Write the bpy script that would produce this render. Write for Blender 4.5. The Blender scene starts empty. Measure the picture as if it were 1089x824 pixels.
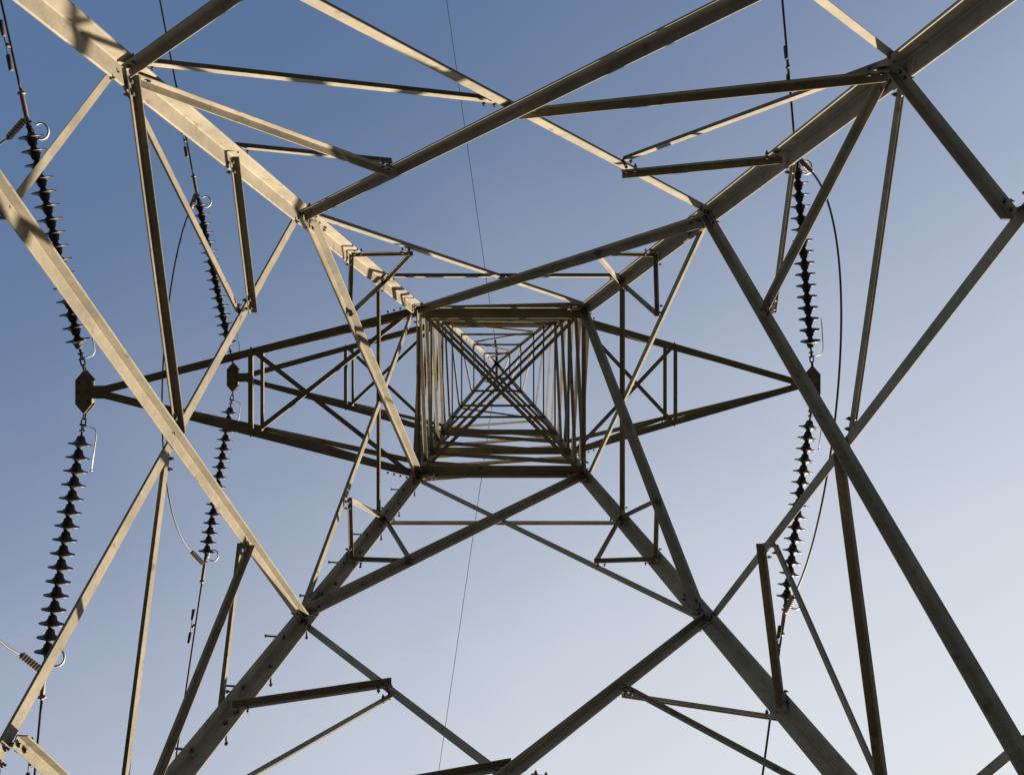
import bpy, bmesh, math, random
from mathutils import Vector, Matrix
random.seed(7)
SC = bpy.context.scene
COL = SC.collection
EYE = 1.5                      # the camera stands 1.5 m over the ground, inside the tower's feet
FPX, VPX, VPY = 1100.0, 525.3, 368.5   # focal length and zenith in the 1089 x 824 photograph

# ------------------------------------------------------------------ camera
cam = bpy.data.cameras.new('camera')
co = bpy.data.objects.new('camera', cam); COL.objects.link(co)
co.location = (0, 0, EYE); co.rotation_euler = (math.pi, 0, 0)
cam.sensor_width = 36; cam.sensor_fit = 'HORIZONTAL'; cam.lens = 36*FPX/1089
cam.shift_x = (544.5-VPX)/1089; cam.shift_y = (VPY-412)/1089
cam.clip_start = 0.05; cam.clip_end = 6000
SC.camera = co

# ------------------------------------------------------------------ light
SUN_EL, SUN_AZ = math.radians(24), math.radians(53)   # azimuth from world +X towards +Y
sd = Vector((math.cos(SUN_EL)*math.cos(SUN_AZ), math.cos(SUN_EL)*math.sin(SUN_AZ), math.sin(SUN_EL)))
W = bpy.data.worlds.new('World'); SC.world = W; W.use_nodes = True
nt = W.node_tree; bg = nt.nodes['Background']
sky = nt.nodes.new('ShaderNodeTexSky'); sky.sky_type = 'NISHITA'; sky.sun_disc = False
sky.sun_elevation = SUN_EL; sky.sun_rotation = math.pi/2-SUN_AZ
sky.air_density = 1.0; sky.dust_density = 1.0; sky.ozone_density = 2.0; sky.altitude = 200
# thin high veil of haze that thickens towards the sun's side of the sky, with faint wisps in it
tc = nt.nodes.new('ShaderNodeTexCoord'); dt = nt.nodes.new('ShaderNodeVectorMath'); dt.operation = 'DOT_PRODUCT'
dt.inputs[1].default_value = (math.cos(math.radians(61)), math.sin(math.radians(61)), 0)
nt.links.new(tc.outputs['Generated'], dt.inputs[0])
ns = nt.nodes.new('ShaderNodeTexNoise'); ns.inputs['Scale'].default_value = 4.5; ns.inputs['Detail'].default_value = 6; ns.inputs['Distortion'].default_value = .6
nt.links.new(tc.outputs['Generated'], ns.inputs['Vector'])
ma = nt.nodes.new('ShaderNodeMath'); ma.operation = 'MULTIPLY_ADD'; ma.inputs[1].default_value = .10
nt.links.new(ns.outputs['Fac'], ma.inputs[0]); nt.links.new(dt.outputs['Value'], ma.inputs[2])
mr = nt.nodes.new('ShaderNodeValToRGB'); mr.color_ramp.interpolation = 'B_SPLINE'
els = mr.color_ramp.elements
ad = nt.nodes.new('ShaderNodeMath'); ad.operation = 'ADD'; ad.inputs[1].default_value = .40; nt.links.new(ma.outputs[0], ad.inputs[0])
stops = [(.077, 0), (.18, .038), (.27, .065), (.36, .155), (.47, .245), (.60, .42), (.68, .51), (.80, .69), (.92, .82), (1., .85)]
els[0].position, els[0].color = stops[0][0], (0, 0, 0, 1); els[1].position = stops[-1][0]; els[1].color = (.85, .85, .85, 1)
for p_, v_ in stops[1:-1]: e_ = els.new(p_); e_.color = (v_, v_, v_, 1)
nt.links.new(ad.outputs[0], mr.inputs[0])
mx = nt.nodes.new('ShaderNodeMixRGB'); mx.inputs[2].default_value = (4.29, 4.32, 4.39, 1)
nt.links.new(mr.outputs[0], mx.inputs[0]); nt.links.new(sky.outputs[0], mx.inputs[1])
nt.links.new(mx.outputs[0], bg.inputs[0]); bg.inputs[1].default_value = 0.05
sl = bpy.data.lights.new('sun', 'SUN'); sl.energy = 5.0; sl.angle = math.radians(0.5); sl.color = (1, .90, .74)
so = bpy.data.objects.new('sun', sl); COL.objects.link(so)
so.rotation_euler = (-sd).to_track_quat('-Z', 'Y').to_euler(); so.location = (20, 20, 30)
vs = SC.view_settings; vs.view_transform = 'Standard'; vs.look = 'None'; vs.gamma = 1; vs.exposure = 1.986
vs.use_curve_mapping = False

# ------------------------------------------------------------------ materials
def mat(name, base, rough=.6, metal=0., var=None, scale=6., bump=0., spec=.5, fine=None):
    m = bpy.data.materials.new(name); m.use_nodes = True; t = m.node_tree; b = t.nodes['Principled BSDF']
    b.inputs['Base Color'].default_value = (*base, 1); b.inputs['Roughness'].default_value = rough
    b.inputs['Metallic'].default_value = metal; b.inputs['Specular IOR Level'].default_value = spec
    if var:
        tc = t.nodes.new('ShaderNodeTexCoord')
        n = t.nodes.new('ShaderNodeTexNoise'); n.inputs['Scale'].default_value = scale
        n.inputs['Detail'].default_value = 7; n.inputs['Roughness'].default_value = .65
        t.links.new(tc.outputs['Object'], n.inputs['Vector'])
        r = t.nodes.new('ShaderNodeValToRGB'); r.color_ramp.elements[0].position = .34; r.color_ramp.elements[1].position = .66
        r.color_ramp.elements[0].color = (*var, 1); r.color_ramp.elements[1].color = (*base, 1)
        t.links.new(n.outputs['Fac'], r.inputs[0]); out = r.outputs[0]
        if fine:
            v = t.nodes.new('ShaderNodeTexNoise'); v.inputs['Scale'].default_value = fine[0]; v.inputs['Detail'].default_value = 4
            t.links.new(tc.outputs['Object'], v.inputs['Vector'])
            r2 = t.nodes.new('ShaderNodeValToRGB'); r2.color_ramp.elements[0].position = fine[2]; r2.color_ramp.elements[1].position = fine[2]+.1
            r2.color_ramp.elements[0].color = (0, 0, 0, 1); r2.color_ramp.elements[1].color = (.8, .8, .8, 1)
            t.links.new(v.outputs['Fac'], r2.inputs[0])
            mx = t.nodes.new('ShaderNodeMixRGB'); mx.inputs[2].default_value = (*fine[1], 1)
            t.links.new(r2.outputs[0], mx.inputs[0]); t.links.new(out, mx.inputs[1]); out = mx.outputs[0]
        if fine:
            w = t.nodes.new('ShaderNodeTexNoise'); w.inputs['Scale'].default_value = 55; w.inputs['Detail'].default_value = 5; w.inputs['Distortion'].default_value = 1.2
            t.links.new(tc.outputs['Object'], w.inputs['Vector'])
            r3 = t.nodes.new('ShaderNodeValToRGB'); r3.color_ramp.elements[0].position = .35; r3.color_ramp.elements[1].position = .65
            r3.color_ramp.elements[0].color = (.91, .91, .92, 1); r3.color_ramp.elements[1].color = (1.07, 1.06, 1.05, 1)
            t.links.new(w.outputs['Fac'], r3.inputs[0])
            m3 = t.nodes.new('ShaderNodeMixRGB'); m3.blend_type = 'MULTIPLY'; m3.inputs[0].default_value = 1
            t.links.new(out, m3.inputs[1]); t.links.new(r3.outputs[0], m3.inputs[2]); out = m3.outputs[0]
        t.links.new(out, b.inputs['Base Color'])
        if bump:
            bp = t.nodes.new('ShaderNodeBump'); bp.inputs['Strength'].default_value = bump; bp.inputs['Distance'].default_value = .01
            t.links.new(n.outputs['Fac'], bp.inputs['Height']); t.links.new(bp.outputs[0], b.inputs['Normal'])
    return m
STEEL = mat('weathered_galvanised_steel', (.205, .174, .127), .7, 0, (.140, .123, .094), 4., .2, .04, (14., (.10, .072, .048), .62))
BOLT = mat('dark_bolt_steel', (.10, .09, .075), .6, .2, (.05, .045, .04), 20., 0, .4)
GLAZE = mat('brown_glazed_porcelain', (.016, .009, .008), .42, 0, (.010, .007, .006), 8., 0, .3)
CAPM = mat('galvanised_cap_iron', (.045, .04, .036), .7, .1, (.03, .026, .024), 30., 0, .2)
HORN = mat('bright_galvanised_rod', (.62, .61, .58), .4, .1, (.45, .44, .42), 30.)
ALU = mat('weathered_aluminium_strand', (.045, .043, .040), .7, .1, (.035, .034, .032), 40., .2)
CLAMP = mat('tan_weathered_clamp_alloy', (.26, .18, .115), .6, .1, (.14, .095, .06), 30., .2)
DAMP = mat('damper_weight_iron', (.07, .05, .04), .7, 0, (.04, .03, .025), 30.)
CONC = mat('footing_concrete', (.34, .33, .30), .9, 0, (.22, .21, .19), 6., .4)
GROUND = mat('dark_field_ground', (.015, .0155, .013), 1, 0, (.012, .013, .010), 1.3, .6, .1, (30., (.026, .023, .018), .55))

# ------------------------------------------------------------------ helpers
def P(x, y, z): return Vector((x, y, z+EYE))          # z is measured from the lens
def px(u, v, z): return P((u-VPX)*z/FPX, (v-VPY)*z/FPX, z)  # photo pixel seen at height z
def link(name, bm, m, parent=None, smooth=False, origin=None):
    bmesh.ops.recalc_face_normals(bm, faces=bm.faces)
    me = bpy.data.meshes.new(name)
    for q in (m if isinstance(m, (list, tuple)) else [m]): me.materials.append(q)
    off = origin if origin is not None else Vector((0, 0, 0))
    if origin is not None: bmesh.ops.translate(bm, verts=bm.verts, vec=-off)
    bm.to_mesh(me); bm.free()
    if smooth:
        for p in me.polygons: p.use_smooth = True
    o = bpy.data.objects.new(name, me); COL.objects.link(o)
    o.location = off
    if parent: o.parent = parent
    return o
def tag(o, label=None, cat=None, group=None, kind=None):
    if label: o['label'] = label
    if cat: o['category'] = cat
    if group: o['group'] = group
    if kind: o['kind'] = kind
    return o
def empty(name, loc=(0, 0, 0)):
    o = bpy.data.objects.new(name, None); COL.objects.link(o); o.location = loc; o.empty_display_size = .2; return o

def prism(bm, p, q, prof, v, n, mi=0):
    """extrude a profile [(a,b)] in the frame (v,n) from p to q"""
    A = [bm.verts.new(p+v*a+n*b) for a, b in prof]; B = [bm.verts.new(q+v*a+n*b) for a, b in prof]
    k = len(prof); fs = [bm.faces.new(A[::-1]), bm.faces.new(B)]
    for i in range(k): fs.append(bm.faces.new((A[i], A[(i+1) % k], B[(i+1) % k], B[i])))
    for f in fs: f.material_index = mi
    return fs
def lprof(wa, wb, t, s, off):
    r = t*.35   # root fillet and rounded toes of a rolled angle
    pts = [(0, 0), (wa, 0), (wa, t*.6), (wa-t*.4, t), (t+r, t), (t, t+r), (t, wb-t*.4), (t*.6, wb), (0, wb)]
    return [(a, s*b+off) for a, b in pts]
def bolt(bm, c, ax, r=.012, L=.018, both=0.0):
    """hex head on the +ax side of c, and a nut with thread on the other side when both > 0"""
    ax = ax.normalized(); e = ax.orthogonal().normalized(); g = ax.cross(e)
    e, g = (e*math.cos(.3)+g*math.sin(.3)), (g*math.cos(.3)-e*math.sin(.3))
    hx = [(r*math.cos(i*math.pi/3), r*math.sin(i*math.pi/3)) for i in range(6)]
    prism(bm, c, c+ax*L, hx, e, g, 1)
    if both:
        prism(bm, c-ax*both, c-ax*(both+L), hx, e, g, 1)
        prism(bm, c-ax*(both+L), c-ax*(both+L*1.9), [(a*.5, b*.5) for a, b in hx], e, g, 1)
def angle(name, p, q, n, wa, wb=None, t=.006, side=1, off=0., trim=(0., 0.), top=None, parent=None, bolts=2, bm=None):
    """rolled L section from p to q in a face whose inward normal is n; flange A lies in the face,
    flange B stands on it inward (side=1) or outward (side=-1), at the lower edge unless top"""
    wb = wb or wa; u = (q-p).normalized(); n = (n-u*n.dot(u)).normalized(); v = n.cross(u)
    if v.z < 0 or (abs(v.z) < 1e-4 and v.x+v.y < 0): v = -v
    if top is None: top = True               # angles are bolted on heel up
    if top: v = -v
    p = p+u*trim[0]; q = q-u*trim[1]; own = bm is None
    if own: bm = bmesh.new()
    h0 = -v*(wa*.5)
    prism(bm, p+h0, q+h0, lprof(wa, wb, t, side, off), v, n)
    rb = .010 if wa < .06 else .013
    for e, d in ((p, u), (q, -u)):
        for k in range(bolts):
            c = e+d*(.03+k*.055)+v*(wa*.08)
            bolt(bm, c+n*(off+side*t), n*side, rb, .012, t+.012)
    if own: return link(name, bm, [STEEL, BOLT], parent)
def tube(bm, pts, r, seg=10, mi=0, cap=True):
    rings = []; e = None
    for i, p in enumerate(pts):
        d = (pts[min(i+1, len(pts)-1)]-pts[max(i-1, 0)]).normalized()
        if e is None: e = d.orthogonal().normalized()
        e = (e-d*e.dot(d)).normalized(); g = d.cross(e)
        rr = r[i] if isinstance(r, (list, tuple)) else r
        rings.append([bm.verts.new(p+(e*math.cos(a)+g*math.sin(a))*rr) for a in [2*math.pi*k/seg for k in range(seg)]])
    for A, B in zip(rings, rings[1:]):
        for k in range(seg): bm.faces.new((A[k], A[(k+1) % seg], B[(k+1) % seg], B[k])).material_index = mi
    if cap:
        bm.faces.new(rings[0][::-1]).material_index = mi; bm.faces.new(rings[-1]).material_index = mi
def box(bm, c, ax, ay, az, hx, hy, hz, mi=0):
    prism(bm, c-az*hz, c+az*hz, [(-hx, -hy), (hx, -hy), (hx, hy), (-hx, hy)], ax, ay, mi)

# ------------------------------------------------------------------ ground
bm = bmesh.new(); R = 4000; N = 40
g = [[bm.verts.new((math.copysign(abs(i/N*2-1)**3, i/N*2-1)*R, math.copysign(abs(j/N*2-1)**3, j/N*2-1)*R, 0)) for j in range(N+1)] for i in range(N+1)]
for i in range(N):
    for j in range(N): bm.faces.new((g[i][j], g[i+1][j], g[i+1][j+1], g[i][j+1]))
tag(link('ground', bm, GROUND), kind='structure')

# ------------------------------------------------------------------ tower
DX, DY, KH, ZA = .078, .494, .135, 18.06       # axis of the tower, half taper and virtual apex of the lower body
zW, zB, zC, zD = 11.2, 7.33, 4.77, 2.30
zG, zH, zE, zF, zP1, zP2, zP3 = 9.69, 8.50, 5.96, 3.50, 6.27, 3.90, 8.45
SGN = [(-1, -1), (1, -1), (1, 1), (-1, 1)]      # corners round the tower
def half(z):
    if z <= zW: return KH*(ZA-z)
    if z <= 20.3: return KH*(ZA-zW)
    return KH*(ZA-zW)+(z-20.3)*(.035-KH*(ZA-zW))/(30.0-20.3)
def cn(i, z):
    s = SGN[i % 4]; return P(DX+s[0]*half(z), DY+s[1]*half(z), z)
def nrm(i, z0=0, z1=11.2):
    a, b, c = cn(i, z0), cn(i+1, z0), cn(i, z1)
    n = (b-a).cross(c-a).normalized(); ctr = P(DX, DY, z0)
    return n if n.dot(ctr-a) > 0 else -n
def lerp(a, b, z):
    t = (z+EYE-a.z)/(b.z-a.z); return a+(b-a)*t
tower = tag(empty('transmission_tower', (DX, DY, 0)),
            'steel lattice power tower seen from inside its feet, four legs rising to a narrow peak', 'tower')
T0 = Vector((DX, DY, 0))
def adopt(o, par):
    """parent while keeping the world position"""
    o.parent = par; m = Matrix.Identity(4); q = par; off = Vector((0, 0, 0))
    while q: off += Vector(q.location); q = q.parent
    o.location = Vector(o.location)-off; return o
def member(*a, par=None, **k): return adopt(angle(*a, **k), par or tower)

# legs: rolled angle with its heel on the outer corner line
def leg_piece(bm, i, z0, z1, w, t, inset=0., ext0=0., ext1=0.):
    s = SGN[i]; a, b = cn(i, z0), cn(i, z1); u = (b-a).normalized()
    ex = Vector((-s[0], 0, 0)); ey = Vector((0, -s[1], 0))
    vx = (ex-u*u.dot(ex)).normalized(); vy = (ey-u*u.dot(ey)); vy = (vy-vx*vy.dot(vx)).normalized()
    r = t*.5
    prof = [(0, 0), (w, 0), (w, t*.6), (w-t*.4, t), (t+r, t), (t, t+r), (t, w-t*.4), (t*.6, w), (0, w)]
    prof = [(x+inset, y+inset) for x, y in prof]
    prism(bm, a-u*ext0, b+u*ext1, prof, vx, vy)
    return a, u, vx, vy
LEG_W, LEG_T = .100, .011
legs = []
for i in range(4):
    bm = bmesh.new(); a, u, vx, vy = leg_piece(bm, i, -1.3, zW, LEG_W, LEG_T, 0, 0, .05)
    leg = link('leg', bm, [STEEL, BOLT]); adopt(leg, tower); legs.append(leg)
    # splice angles bolted inside the leg
    for zs, L in ((zB+.10, .44), (zW-.22, .22), (zD-.2, .5)):
        b2 = bmesh.new(); p0 = lerp(cn(i, 0), cn(i, zW), zs)
        leg_piece(b2, i, zs, zs+L, LEG_W-.017, .008, LEG_T+.001)
        for k in range(int(L/.075)):
            for vv, nn in ((vx, vy), (vy, vx)):
                c = p0+u*(.04+k*.075)+vv*(.052+(.018 if k % 2 else -.012))+nn*(LEG_T+.009)
                bolt(b2, c, nn, .0125, .013, LEG_T+.010)
        adopt(link('splice_plate', b2, [STEEL, BOLT]), leg)
# step bolts up the front left leg, alternating between its two flanges
i = 3; a, u, vx, vy = leg_piece(bmesh.new(), i, -1.3, zW, LEG_W, LEG_T)
z = 1.9; k = 0
while z < zW-.15:
    b2 = bmesh.new(); c = lerp(cn(i, 0), cn(i, zW), z)
    o, f = (vx, vy) if k % 2 else (vy, vx)
    c = c+o*.052
    d = -f
    tube(b2, [c+f*.03, c+d*.105], .0070, 8); tube(b2, [c+d*.105, c+d*.115], .012, 8)
    tube(b2, [c+f*.012, c+f*.028], .014, 6); tube(b2, [c+d*.001, c+d*.014], .014, 6)
    adopt(link('step_bolt', b2, BOLT), legs[3]); z += .36; k += 1
# concrete footings
for i in range(4):
    bm = bmesh.new(); c = cn(i, -1.5); c.z = 0
    for (r0, r1, z0, z1) in ((.42, .40, -.3, .22), (.40, .20, .22, .34)):
        A = [bm.verts.new(c+Vector((x*r0, y*r0, z0))) for x, y in SGN]; B = [bm.verts.new(c+Vector((x*r1, y*r1, z1))) for x, y in SGN]
        bm.faces.new(A[::-1]); bm.faces.new(B)
        for q in range(4): bm.faces.new((A[q], A[(q+1) % 4], B[(q+1) % 4], B[q]))
    adopt(link('footing', bm, CONC), tower)

IN, OUT = LEG_T+.001, -.001
def gusset(i, pt, n, r=.13, off=.028):
    """bolted joint plate on the face"""
    bm = bmesh.new(); a = (cn(i+1, 5)-cn(i, 5)).normalized(); v = n.cross(a)
    if v.z < 0: v = -v
    k = [( -.9, -.5), (-.3, -1), (.4, -1), (.95, -.4), (.9, .5), (.3, 1), (-.5, 1), (-.95, .4)]
    prism(bm, pt+n*off, pt+n*(off+.007), [(x*r, y*r) for x, y in k], a, v)
    for x, y in ((-.5, -.3), (.5, .3), (.5, -.3), (-.5, .35)):
        bolt(bm, pt+n*(off+.007)+a*x*r+v*y*r, n, .012, .012, .03)
    return adopt(link('gusset_plate', bm, [STEEL, BOLT]), tower)
for i in range(4):
    n = nrm(i); j = i+1
    B0, B1, D0, D1, W0, W1 = cn(i, zB), cn(j, zB), cn(i, zD), cn(j, zD), cn(i, zW), cn(j, zW)
    # main crossing diagonals, one bolted inside the legs and one outside
    member('diagonal_brace', B0, D1, n, .064, .056, .007, 1, IN, (.02, .02), bolts=3)
    member('diagonal_brace', B1, D0, n, .062, .055, .006, -1, OUT, (.02, .02), bolts=3)
    member('diagonal_brace', W0, B1, n, .075, .072, .007, 1, IN, (.02, .02), bolts=3)
    member('diagonal_brace', W1, B0, n, .060, .050, .006, -1, OUT, (.02, .02), bolts=3)
    # secondary members of the lower panel
    tX = zD+(zB-zD)*half(zD)/(half(zD)+half(zB)); X = lerp(B0, D1, tX+(.09 if i == 2 else 0))
    oa, ob = .026, -.0145
    for (c0, a, b) in ((i, B0, D1), (j, B1, D0)):
        f = c0 == i
        q1 = lerp(a, b, zP1)
        if f:
            member('bracing_strut', cn(c0, zC), X, n, .045, .040, .005, -1, ob, (.05, .05))
            member('bracing_strut', cn(c0, zC), q1, n, (.046, .042, .028, .042)[i], (.044, .040, .026, .038)[i], .005, 1, oa, (.06, .0))
            member('bracing_strut', cn(c0, zE), q1, n, .036, .036, .005, -1, ob, (.05, .0))
        else:
            member('bracing_strut', cn(c0, zC), X, n, .042, .044, .006, 1, oa, (.05, .05))
            member('bracing_strut', cn(c0, zC), q1, n, .040, .038, .005, -1, ob-.008, (.06, .0))
            member('bracing_strut', cn(c0, zE), q1, n, .042, .044, .005, 1, oa+.008, (.05, .0))
        q2 = lerp(*((B1, D0) if f else (B0, D1)), zP2)
        member('bracing_strut', cn(c0, zC), q2, n, .048 if f else .042, .048 if f else .034, .005, 1 if f else -1, oa if f else ob, (.05, .0))
        member('bracing_strut', cn(c0, zF), q2, n, .044, .040, .005, -1, ob, (.05, .0))
        # upper panel
        oth = (W1, B0) if c0 == i else (W0, B1)
        q3 = lerp(*oth, zP3)
        member('bracing_strut', cn(c0, zH), q3, n, .036, .030, .005, 1, oa+.003, (.04, -.02))
        member('bracing_strut', cn(c0, zG+.02), q3, n, .032, .028, .005, 1, oa+.010, (.05, .0), bolts=1)
    member('bracing_strut', cn(i, zG), cn(j, zG), n, .044, .040, .005, 1 if i in (1,) else -1, -.0145, (.03, .03))
    # below the frame: strut and knee braces down to the footings
    member('bracing_strut', D0, D1, n, .065, .06, .006, 1, .026, (.03, .03))
    M = (D0+D1)*.5
    for c0 in (i, j): member('bracing_strut', M, cn(c0, -1.2), n, .060, .055, .006, -1, -.0145, (.03, .05))
    # waist beam
    if i % 2 == 0: member('waist_beam', W0, W1, n, .110, .110, .009, 1, .0125, (.01, .01), bolts=4)
    else: member('waist_beam', W0, W1, n, .045, .040, .006, 1, .0125, (.01, .01), bolts=2)
    b2 = .13
    gusset(i, cn(i, zW)+(W1-W0).normalized()*.12+Vector((0, 0, -.02)), n, .10, .030)
    gusset(i, cn(j, zW)-(W1-W0).normalized()*.12+Vector((0, 0, -.02)), n, .10, .030)

# ---- cage above the waist
LV = [11.2, 12.35, 13.5, 15.0, 16.5, 18.4, 20.3, 21.8, 24.1, 26.5, 28.4]
for i in range(4):
    bm = bmesh.new()
    leg_piece(bm, i, zW, 20.3, .080, .008, .0, -.03, .0); leg_piece(bm, i, 20.3, 29.9, .064, .007, .0)
    adopt(link('cage_leg', bm, [STEEL, BOLT]), tower)
for i in range(4):
    j = i+1
    for k, (a, b) in enumerate(zip(LV, LV[1:])):
        n = nrm(i, a, b); w = (.050 if i % 2 == 0 else .040) if a < 20 else .038
        if a < 16.5:
            s1, o1, s2, o2 = (1, .010, -1, -.001) if i % 2 == 0 else (-1, -.001, 1, .010)
            member('cage_brace', cn(i, a), cn(j, b), n, w, w*(1.25 if i == 1 else 1), .005, s1, o1, (.05, .05), bolts=1)
            member('cage_brace', cn(j, a), cn(i, b), n, w, w*(1.25 if i == 3 else 1), .005, s2, o2, (.05, .05), bolts=1)
        elif a < 28:
            p, q = (i, j) if k % 2 == 0 else (j, i)
            if i in (1, 3) : p, q = (j, i) if i == 3 else (i, j)
            member('cage_brace', cn(p, a), cn(q, b), n, w, w, .005, -1, -.001, (.04, .04), bolts=1)
    for z_ in (13.5, 16.5, 20.3, 21.8, 24.1, 26.5):
        n = nrm(i, z_-.5, z_+.0)
        w = {13.5: .085, 16.5: .08}.get(z_, .042) if i % 2 == 0 else .026
        member('cage_strut', cn(i, z_), cn(j, z_), n, w, w, .006 if w > .05 else .004, 1, .017, (.02, .02))
# plan bracing across the cage at each crossarm level
for z_ in (11.2, 13.5, 16.5):
    dn = Vector((0, 0, 1))
    for q, (a, b) in enumerate(((0, 2), (1, 3))):
        pa, pb = cn(a, z_), cn(b, z_); u = (pb-pa).normalized(); v = dn.cross(u)
        bm = bmesh.new()
        prism(bm, pa+u*.04, pb-u*.04, [(x-.02, y) for x, y in lprof(.040, .040, .005, 1, .012+.008*q)], v, dn)
        for e, d in ((pa, u), (pb, -u)):
            for k in range(2): bolt(bm, e+d*(.1+.06*k)+dn*(.012+.008*q), -dn, .012, .012)
        adopt(link('plan_brace', bm, [STEEL, BOLT]), tower)
# peak cap with the earth wire bracket
bm = bmesh.new(); c = P(DX, DY, 29.9); X3, Y3, Z3 = Vector((1, 0, 0)), Vector((0, 1, 0)), Vector((0, 0, 1))
box(bm, c, X3, Y3, Z3, .075, .075, .008); box(bm, c+Z3*.13, X3, Y3, Z3, .010, .10, .12)
box(bm, c-Y3*.20+Z3*.06, X3, Y3, Z3, .035, .20, .006); box(bm, c+Y3*.20+Z3*.06, X3, Y3, Z3, .035, .16, .006)
adopt(link('peak_cap', bm, [STEEL, BOLT]), tower)

# ---- crossarms
TIPS = {'low': (-4.44, 11.2, 12.35, 3), 'high': (-4.17, 16.5, 18.1, 3), 'right': (4.17, 13.5, 15.0, 1)}
def crossarm(tx, z0, z1, face):
    s = 1 if tx > 0 else -1
    ca, cb = (1, 2) if s > 0 else (0, 3)     # image-top and image-bottom corners
    xs = tx-s*.12
    bm = bmesh.new(); up = Vector((0, 0, 1))
    R0, R1 = cn(ca, z0), cn(cb, z0); t0, t1 = P(xs, DY-.045, z0), P(xs, DY+.045, z0)
    def chord(bm, p, q, out, w, t, top=False):
        u = (q-p).normalized(); o = (out-u*u.dot(out)).normalized(); v = o.cross(u).normalized()
        if v.z < 0: v = -v
        if top: v = -v
        # flange standing in the arm's side, flange lying flat at the bottom pointing inward
        prism(bm, p, q, [(a, -b) for a, b in lprof(w, w, t, 1, 0)], v, o)
    chord(bm, R0, t0, Vector((0, -1, 0)), .085, .008); chord(bm, R1, t1, Vector((0, 1, 0)), .085, .008)
    for e, d in ((R0, (t0-R0).normalized()), (R1, (t1-R1).normalized())):
        for k in range(4): bolt(bm, e+d*(.1+.07*k)+Vector((0, -.02 if e is R0 else .02, 0)), -up, .013, .013)
    arm = adopt(link('crossarm', bm, [STEEL, BOLT]), tower)
    # top chords
    Q0, Q1 = cn(ca, z1), cn(cb, z1); tt0, tt1 = P(xs, DY-.045, z0+.09), P(xs, DY+.045, z0+.09)
    tops = []
    for p, q, o in ((Q0, tt0, Vector((0, -1, 0))), (Q1, tt1, Vector((0, 1, 0)))):
        b2 = bmesh.new(); chord(b2, p, q, o, .060, .006, True); adopt(link('top_chord', b2, [STEEL, BOLT]), arm)
    # station of the transverse frame, 1.8 m from the tip
    f = lambda a, b, x: a+(b-a)*((x-a.x)/(b.x-a.x))
    xm = tx-s*1.80
    mb0, mb1, mt0, mt1 = f(R0, t0, xm), f(R1, t1, xm), f(Q0, tt0, xm), f(Q1, tt1, xm)
    def lat(name, p, q, n, w=.045, off=.0, side=1, tr=.02):
        adopt(angle(name, p, q, n, w, w, .005, side, off, (tr, tr), bolts=1), arm)
    lat('arm_strut', mb0, mb1, up, .050, .010); lat('arm_strut', mt0, mt1, up, .045, -.012, -1)
    for p, q in ((mb0, mt0), (mb1, mt1)): lat('arm_post', p, q, Vector((0, 1 if p is mb0 else -1, 0)), .045, .010)
    lat('arm_brace', mb0, R1, up, .050, .010); lat('arm_brace', mb1, R0, up, .050, .017)
    for p, q, n in ((mt0, R0, Vector((0, 1, 0))), (mt1, R1, Vector((0, -1, 0)))): lat('arm_brace', p, q, n, .045, .014)
    if True:
        xq = tx-s*.95
        qb0, qb1, qt0, qt1 = f(R0, t0, xq), f(R1, t1, xq), f(Q0, tt0, xq), f(Q1, tt1, xq)
    # tip: elongated hexagonal attachment plates with a web between them
    b2 = bmesh.new()
    hexa = [(-.090, -.13), (0, -.235), (.090, -.13), (.090, .13), (0, .235), (-.090, .13)]
    c = P(tx, DY, z0)
    for dz in (-.012, .088): prism(b2, c+up*dz, c+up*(dz+.010), hexa, Vector((1, 0, 0)), Vector((0, 1, 0)))
    prism(b2, c, c+up*.086, [(-.006, -.20), (.006, -.20), (.006, .20), (-.006, .20)], Vector((1, 0, 0)), Vector((0, 1, 0)))
    prism(b2, c+up*.0, c+up*.086, [(-s*.085, -.12), (-s*.078, -.12), (-s*.078, .12), (-s*.085, .12)], Vector((1, 0, 0)), Vector((0, 1, 0)))
    box(b2, c-Vector((s*.17, 0, -.02)), Vector((1, 0, 0)), Vector((0, 1, 0)), up, .11, .07, .030)
    for x, y in ((-.05, -.1), (.05, -.1), (-.05, .1), (.05, .1), (-.05, 0), (.05, 0)):
        bolt(b2, c+Vector((x, y, -.012)), -up, .014, .014)
    adopt(link('tip_plate', b2, [STEEL, BOLT]), arm)
    return arm
arms = {k: crossarm(*v) for k, v in TIPS.items()}
arms['low']['label'] = 'lowest and nearest crossarm, reaching left'
arms['high']['label'] = 'upper crossarm reaching left, its tip short of the nearer one'
arms['right']['label'] = 'single crossarm reaching right'

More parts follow.
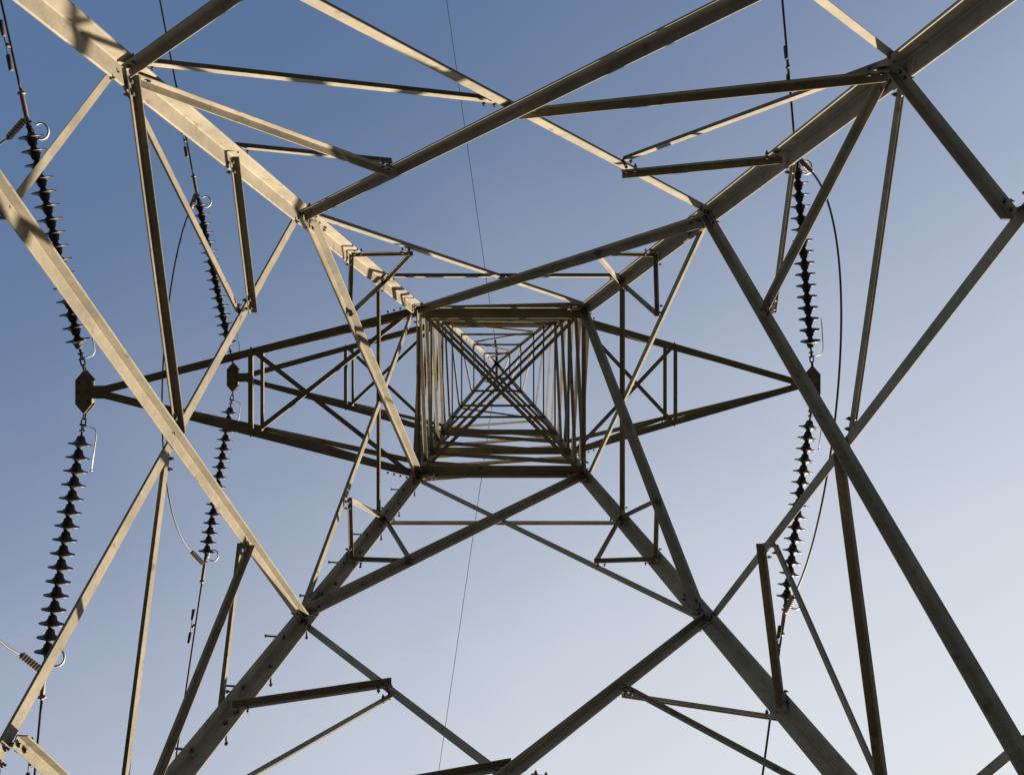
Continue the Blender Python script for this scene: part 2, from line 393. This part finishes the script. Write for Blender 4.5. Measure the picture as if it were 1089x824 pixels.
# ------------------------------------------------------------------ insulator strings
PITCH, ND, HW = .146, 16, .27
def lathe(bm, prof, seg=28):
    rings = [[bm.verts.new((r*math.cos(a), r*math.sin(a), u)) for a in [2*math.pi*k/seg for k in range(seg)]] for u, r, m in prof]
    for q, (A, B) in enumerate(zip(rings, rings[1:])):
        for k in range(seg): bm.faces.new((A[k], A[(k+1) % seg], B[(k+1) % seg], B[k])).material_index = prof[q+1][2]
    bm.faces.new(rings[0][::-1]).material_index = 1; bm.faces.new(rings[-1]).material_index = 1
def build_string():
    """local z runs from the tower towards the line; local x sideways"""
    root = empty('insulator_string')
    disc = None
    for k in range(ND):
        if disc is None:
            bm = bmesh.new()
            lathe(bm, [(0, .020, 1), (.004, .030, 1), (.016, .042, 1), (.050, .050, 1), (.062, .055, 1), (.064, .064, 0), (.076, .072, 0), (.082, .092, 0),
                       (.086, .114, 0), (.090, .126, 0), (.096, .130, 0), (.103, .128, 0), (.105, .119, 0), (.098, .110, 0), (.098, .104, 0), (.106, .098, 0), (.098, .090, 0),
                       (.098, .080, 0), (.107, .072, 0), (.100, .062, 0), (.112, .054, 0), (.118, .046, 0), (.126, .034, 1), (.146, .028, 1)])
            disc = link('insulator_disc', bm, [GLAZE, CAPM], root, True); disc.location = (0, 0, HW)
        else:
            d = disc.copy(); COL.objects.link(d); d.parent = root; d.location = (0, 0, HW+k*PITCH)
    # shackle, chain links and ball eye at the tower end
    V = Vector
    bm = bmesh.new()
    def ring(c, r, w, ax, L):
        pts = []
        for q in range(17):
            a = 2*math.pi*q/16
            pts.append(c+V((0, 0, math.cos(a)*L))+ax*(math.sin(a)*w))
        tube(bm, pts, r, 8, 0, False)
    ring(V((0, 0, .045)), .009, .026, V((0, 1, 0)), .048); ring(V((0, 0, .120)), .009, .024, V((1, 0, 0)), .045)
    tube(bm, [V((-.035, 0, .155)), V((.035, 0, .155))], .012, 8); ring(V((0, 0, .19)), .009, .022, V((0, 1, 0)), .035)
    tube(bm, [V((-.03, 0, .215)), V((.03, 0, .215))], .011, 8)
    tube(bm, [V((0, 0, .21)), V((0, 0, HW+.01))], .013, 8)
    link('shackle_chain', bm, CAPM, root, True)
    E = HW+ND*PITCH
    bm = bmesh.new()
    tube(bm, [V((0, 0, E-.01)), V((0, 0, E+.05))], .022, 10)
    box(bm, V((0, 0, E+.085)), V((1, 0, 0)), V((0, 1, 0)), V((0, 0, 1)), .012, .032, .05)
    tube(bm, [V((-.04, 0, E+.11)), V((.04, 0, E+.11))], .012, 8); tube(bm, [V((-.03, 0, E+.06)), V((.03, 0, E+.06))], .010, 8)
    link('socket_clevis', bm, CAPM, root, True)
    # arcing horns: bent rod at the tower end, curled rod at the line end
    bm = bmesh.new()
    pts = [V((0, 0, .17)), V((.06, 0, .165)), V((.125, 0, .18)), V((.150, 0, .205)), V((.160, 0, .26)), V((.165, 0, .62))]
    tube(bm, pts, .0062, 8); tube(bm, [V((.165, 0, .62)), V((.165, 0, .635))], .013, 8)
    link('arcing_horn', bm, HORN, root, True)
    bm = bmesh.new()
    pts = [V((0, 0, E+.06))]
    for q in range(17):
        a = math.radians(-20+q*20); pts.append(V((.115-math.cos(a)*.078, .012*q/16, E-.005-math.sin(a)*.085)))
    tube(bm, pts, .0115, 8)
    link('arcing_horn', bm, HORN, root, True)
    return root
def copy_tree(o, parent=None):
    c = o.copy(); COL.objects.link(c); c.parent = parent
    for ch in o.children: copy_tree(ch, c)
    return c
proto = build_string()
# start (tower end) and end pixel with heights, and the pixel the line passes further out
SP = {
 ('low', 'up'):   ((88, 397), (29, 128), 11.2, 10.90, (0, -5), 10.72),
 ('low', 'dn'):   ((91, 434), (49, 700), 11.2, 10.90, (37, 824), 10.76),
 ('high', 'up'):  ((247, 386), (208, 200), 16.5, 16.20, (170, 0), 15.85),
 ('high', 'dn'):  ((247, 414), (217, 603), 16.5, 16.20, (188, 800), 15.85),
 ('right', 'up'): ((865, 391), (847, 172), 13.5, 13.20, (832, 0), 12.97),
 ('right', 'dn'): ((863, 420), (837, 630), 13.5, 13.20, (811, 824), 12.97)}
LAB = {
 ('low', 'up'): 'brown disc insulator string from the nearest crossarm tip towards the top left corner',
 ('low', 'dn'): 'brown disc insulator string from the nearest crossarm tip towards the bottom left corner',
 ('high', 'up'): 'smaller brown disc insulator string above the upper left crossarm tip, behind the pale strut',
 ('high', 'dn'): 'smaller brown disc insulator string below the upper left crossarm tip',
 ('right', 'up'): 'dark disc insulator string above the tip of the right crossarm',
 ('right', 'dn'): 'dark disc insulator string below the tip of the right crossarm'}
LENS = HW+ND*PITCH+.11
first = True; ends = {}
for key, (s, e, z0, z1, far, zf) in SP.items():
    tipx, tz = TIPS[key[0]][0], TIPS[key[0]][1]
    S = P(tipx, DY+(-.205 if key[1] == 'up' else .205), tz+.04); E = px(*e, z1)
    d = (E-S).normalized(); o = proto if first else copy_tree(proto); first = False
    xax = Vector((1, 0, 0)); xax = (xax-d*d.dot(xax)).normalized(); yax = d.cross(xax)
    o.matrix_world = Matrix.Translation(S) @ Matrix((xax, yax, d)).transposed().to_4x4()
    tag(o, LAB[key], 'insulator', 'disc insulator strings at the crossarm tips')
    End = S+d*LENS; ends[key] = (End, (px(*far, zf)-End).normalized(), d)

# ------------------------------------------------------------------ conductors, clamps, dampers, jumpers
NM = {'low': 'nearest left', 'high': 'upper left', 'right': 'right'}
for key, (E, d, sdv) in ends.items():
    where = 'the top' if key[1] == 'up' else 'the bottom'
    # dead end clamp: tan tube following the line, with a ribbed jumper sleeve turning back down
    sx = {('low', 'up'): -.28, ('low', 'dn'): -.48, ('high', 'up'): -.08, ('high', 'dn'): -.42, ('right', 'up'): .42, ('right', 'dn'): .15}[key]
    back = Vector((sx, -d.y*.70, -.50)).normalized()
    c0 = E+d*.04
    bm = bmesh.new()
    tube(bm, [E-d*.03, E+d*.02, E+d*.10, E+d*.30, E+d*.33], [.014, .022, .026, .024, .016], 12)
    box(bm, E+d*.30, d.cross(Z3).normalized(), Z3, d, .035, .02, .012)
    cl = link('deadend_clamp', bm, CLAMP, None, True, E.copy())
    tag(cl, f'tan dead end clamp on the {NM[key[0]]} conductor running to {where} of the picture', 'clamp', 'clamps joining strings and conductors')
    bm = bmesh.new(); pts = []; rr = []
    J0 = E+d*.05; L = .29; turns = 8
    for q in range(turns*4+1):
        t = q/(turns*4); pts.append(J0+back*(.05+t*L)); rr.append((.037 if q % 4 in (1, 2) else .021))
    tube(bm, [J0, J0+back*.05], .018, 10); tube(bm, pts, rr, 12)
    adopt(link('ribbed_sleeve', bm, CLAMP, None, False), cl)
    ends[key] = (E, d, sdv, J0+back*(.05+L), back)
    # conductor
    bm = bmesh.new(); pts = []; hd = Vector((d.x, d.y, 0)); hl = hd.length; hd = hd/hl; sl0 = d.z/hl
    for q in range(61):
        x = 220*(q/60)**1.8; pts.append(E+d*.30+hd*x+Vector((0, 0, sl0*x+(-sl0)/440*x*x)))
    tube(bm, pts, .0150, 8)
    tag(link('conductor_cable', bm, ALU, None, True, E+d*.3), f'dark {NM[key[0]]} conductor cable running out through {where} of the picture', 'power line', 'conductors leaving the tower')
    # vibration damper hung under the cable
    dist = {('low', 'up'): .78, ('low', 'dn'): .95, ('high', 'up'): .85, ('high', 'dn'): .98, ('right', 'up'): 1.15, ('right', 'dn'): .45}[key]
    c = E+d*dist; bm = bmesh.new(); dn = -Z3*.055+d.cross(Z3).normalized()*(.03 if key[1] == 'up' else -.05)
    box(bm, c+dn*.5, d.cross(Z3).normalized(), Z3, d, .014, .045, .018)
    tube(bm, [c+dn-d*.20, c+dn+d*.20], .006, 6)
    dp = tag(link('vibration_damper', bm, DAMP, None, True, c.copy()), f'two weight damper clamped on the {NM[key[0]]} conductor near {where} of the picture', 'damper', 'dampers on the conductors')
    for sg in (-1, 1):
        b2 = bmesh.new(); a = c+dn+d*sg*.09; b = c+dn+d*sg*.26
        tube(b2, [a, a+(b-a)*.1, a+(b-a)*.9, b], [.016, .024, .027, .020], 10)
        adopt(link('damper_weight', b2, DAMP, None, True), dp)
def bez(p0, p1, p2, p3, t):
    return p0*(1-t)**3+p1*3*t*(1-t)**2+p2*3*t*t*(1-t)+p3*t**3
for k, sag in (('low', 2.0), ('high', 1.75), ('right', 1.75)):
    A, a_ = ends[(k, 'up')][3:]; B, b_ = ends[(k, 'dn')][3:]
    bm = bmesh.new(); sh = {'low': -.15, 'high': -.04, 'right': .04}[k]
    q1, q2 = {'high': (.72, 1.25), 'right': (1.15, .75), 'low': (1, 1)}[k]
    c1 = A+Vector((sh, 1.05, -sag*q1)); c2 = B+Vector((sh, -1.05, -sag*q2)); pts = [bez(A, c1, c2, B, t/50) for t in range(51)]
    tube(bm, pts, .0130, 8)
    tag(link('jumper_cable', bm, ALU, None, True, A.copy()), {'low': 'slack jumper cable looping off the left edge beneath the nearest crossarm tip',
        'high': 'slack jumper cable looping past the upper left crossarm tip, behind the dark strut',
        'right': 'slack jumper cable looping to the right of the right crossarm tip'}[k], 'jumper cable', 'jumper loops under the crossarms')
# earth wire over the peak
for nm, tgt, zf, side in (('top', (475, 0), 29.2, -1), ('bottom', (466, 824), 29.2, 1)):
    S = P(DX, DY+side*.36, 29.96) if side < 0 else P(DX, DY+.32, 29.96); F = px(*tgt, zf); d = (F-S).normalized()
    hd = Vector((d.x, d.y, 0)); hl = hd.length; hd /= hl; sl0 = d.z/hl
    bm = bmesh.new(); pts = [S+hd*x+Vector((0, 0, sl0*x-sl0/500*x*x)) for x in [250*(q/60)**1.8 for q in range(61)]]
    tube(bm, pts, .0085, 6); 
    w = tag(link('earth_wire', bm, ALU, None, True, S.copy()), f'very thin earth wire running from the tower peak to the {nm} edge', 'earth wire', 'earth wires from the peak')
    b2 = bmesh.new(); tube(b2, [S-d*.02, S+d*.08, S+d*.3, S+d*.42], [.02, .035, .03, .01], 8)
    adopt(link('wire_clamp', b2, DAMP, None, True), w)
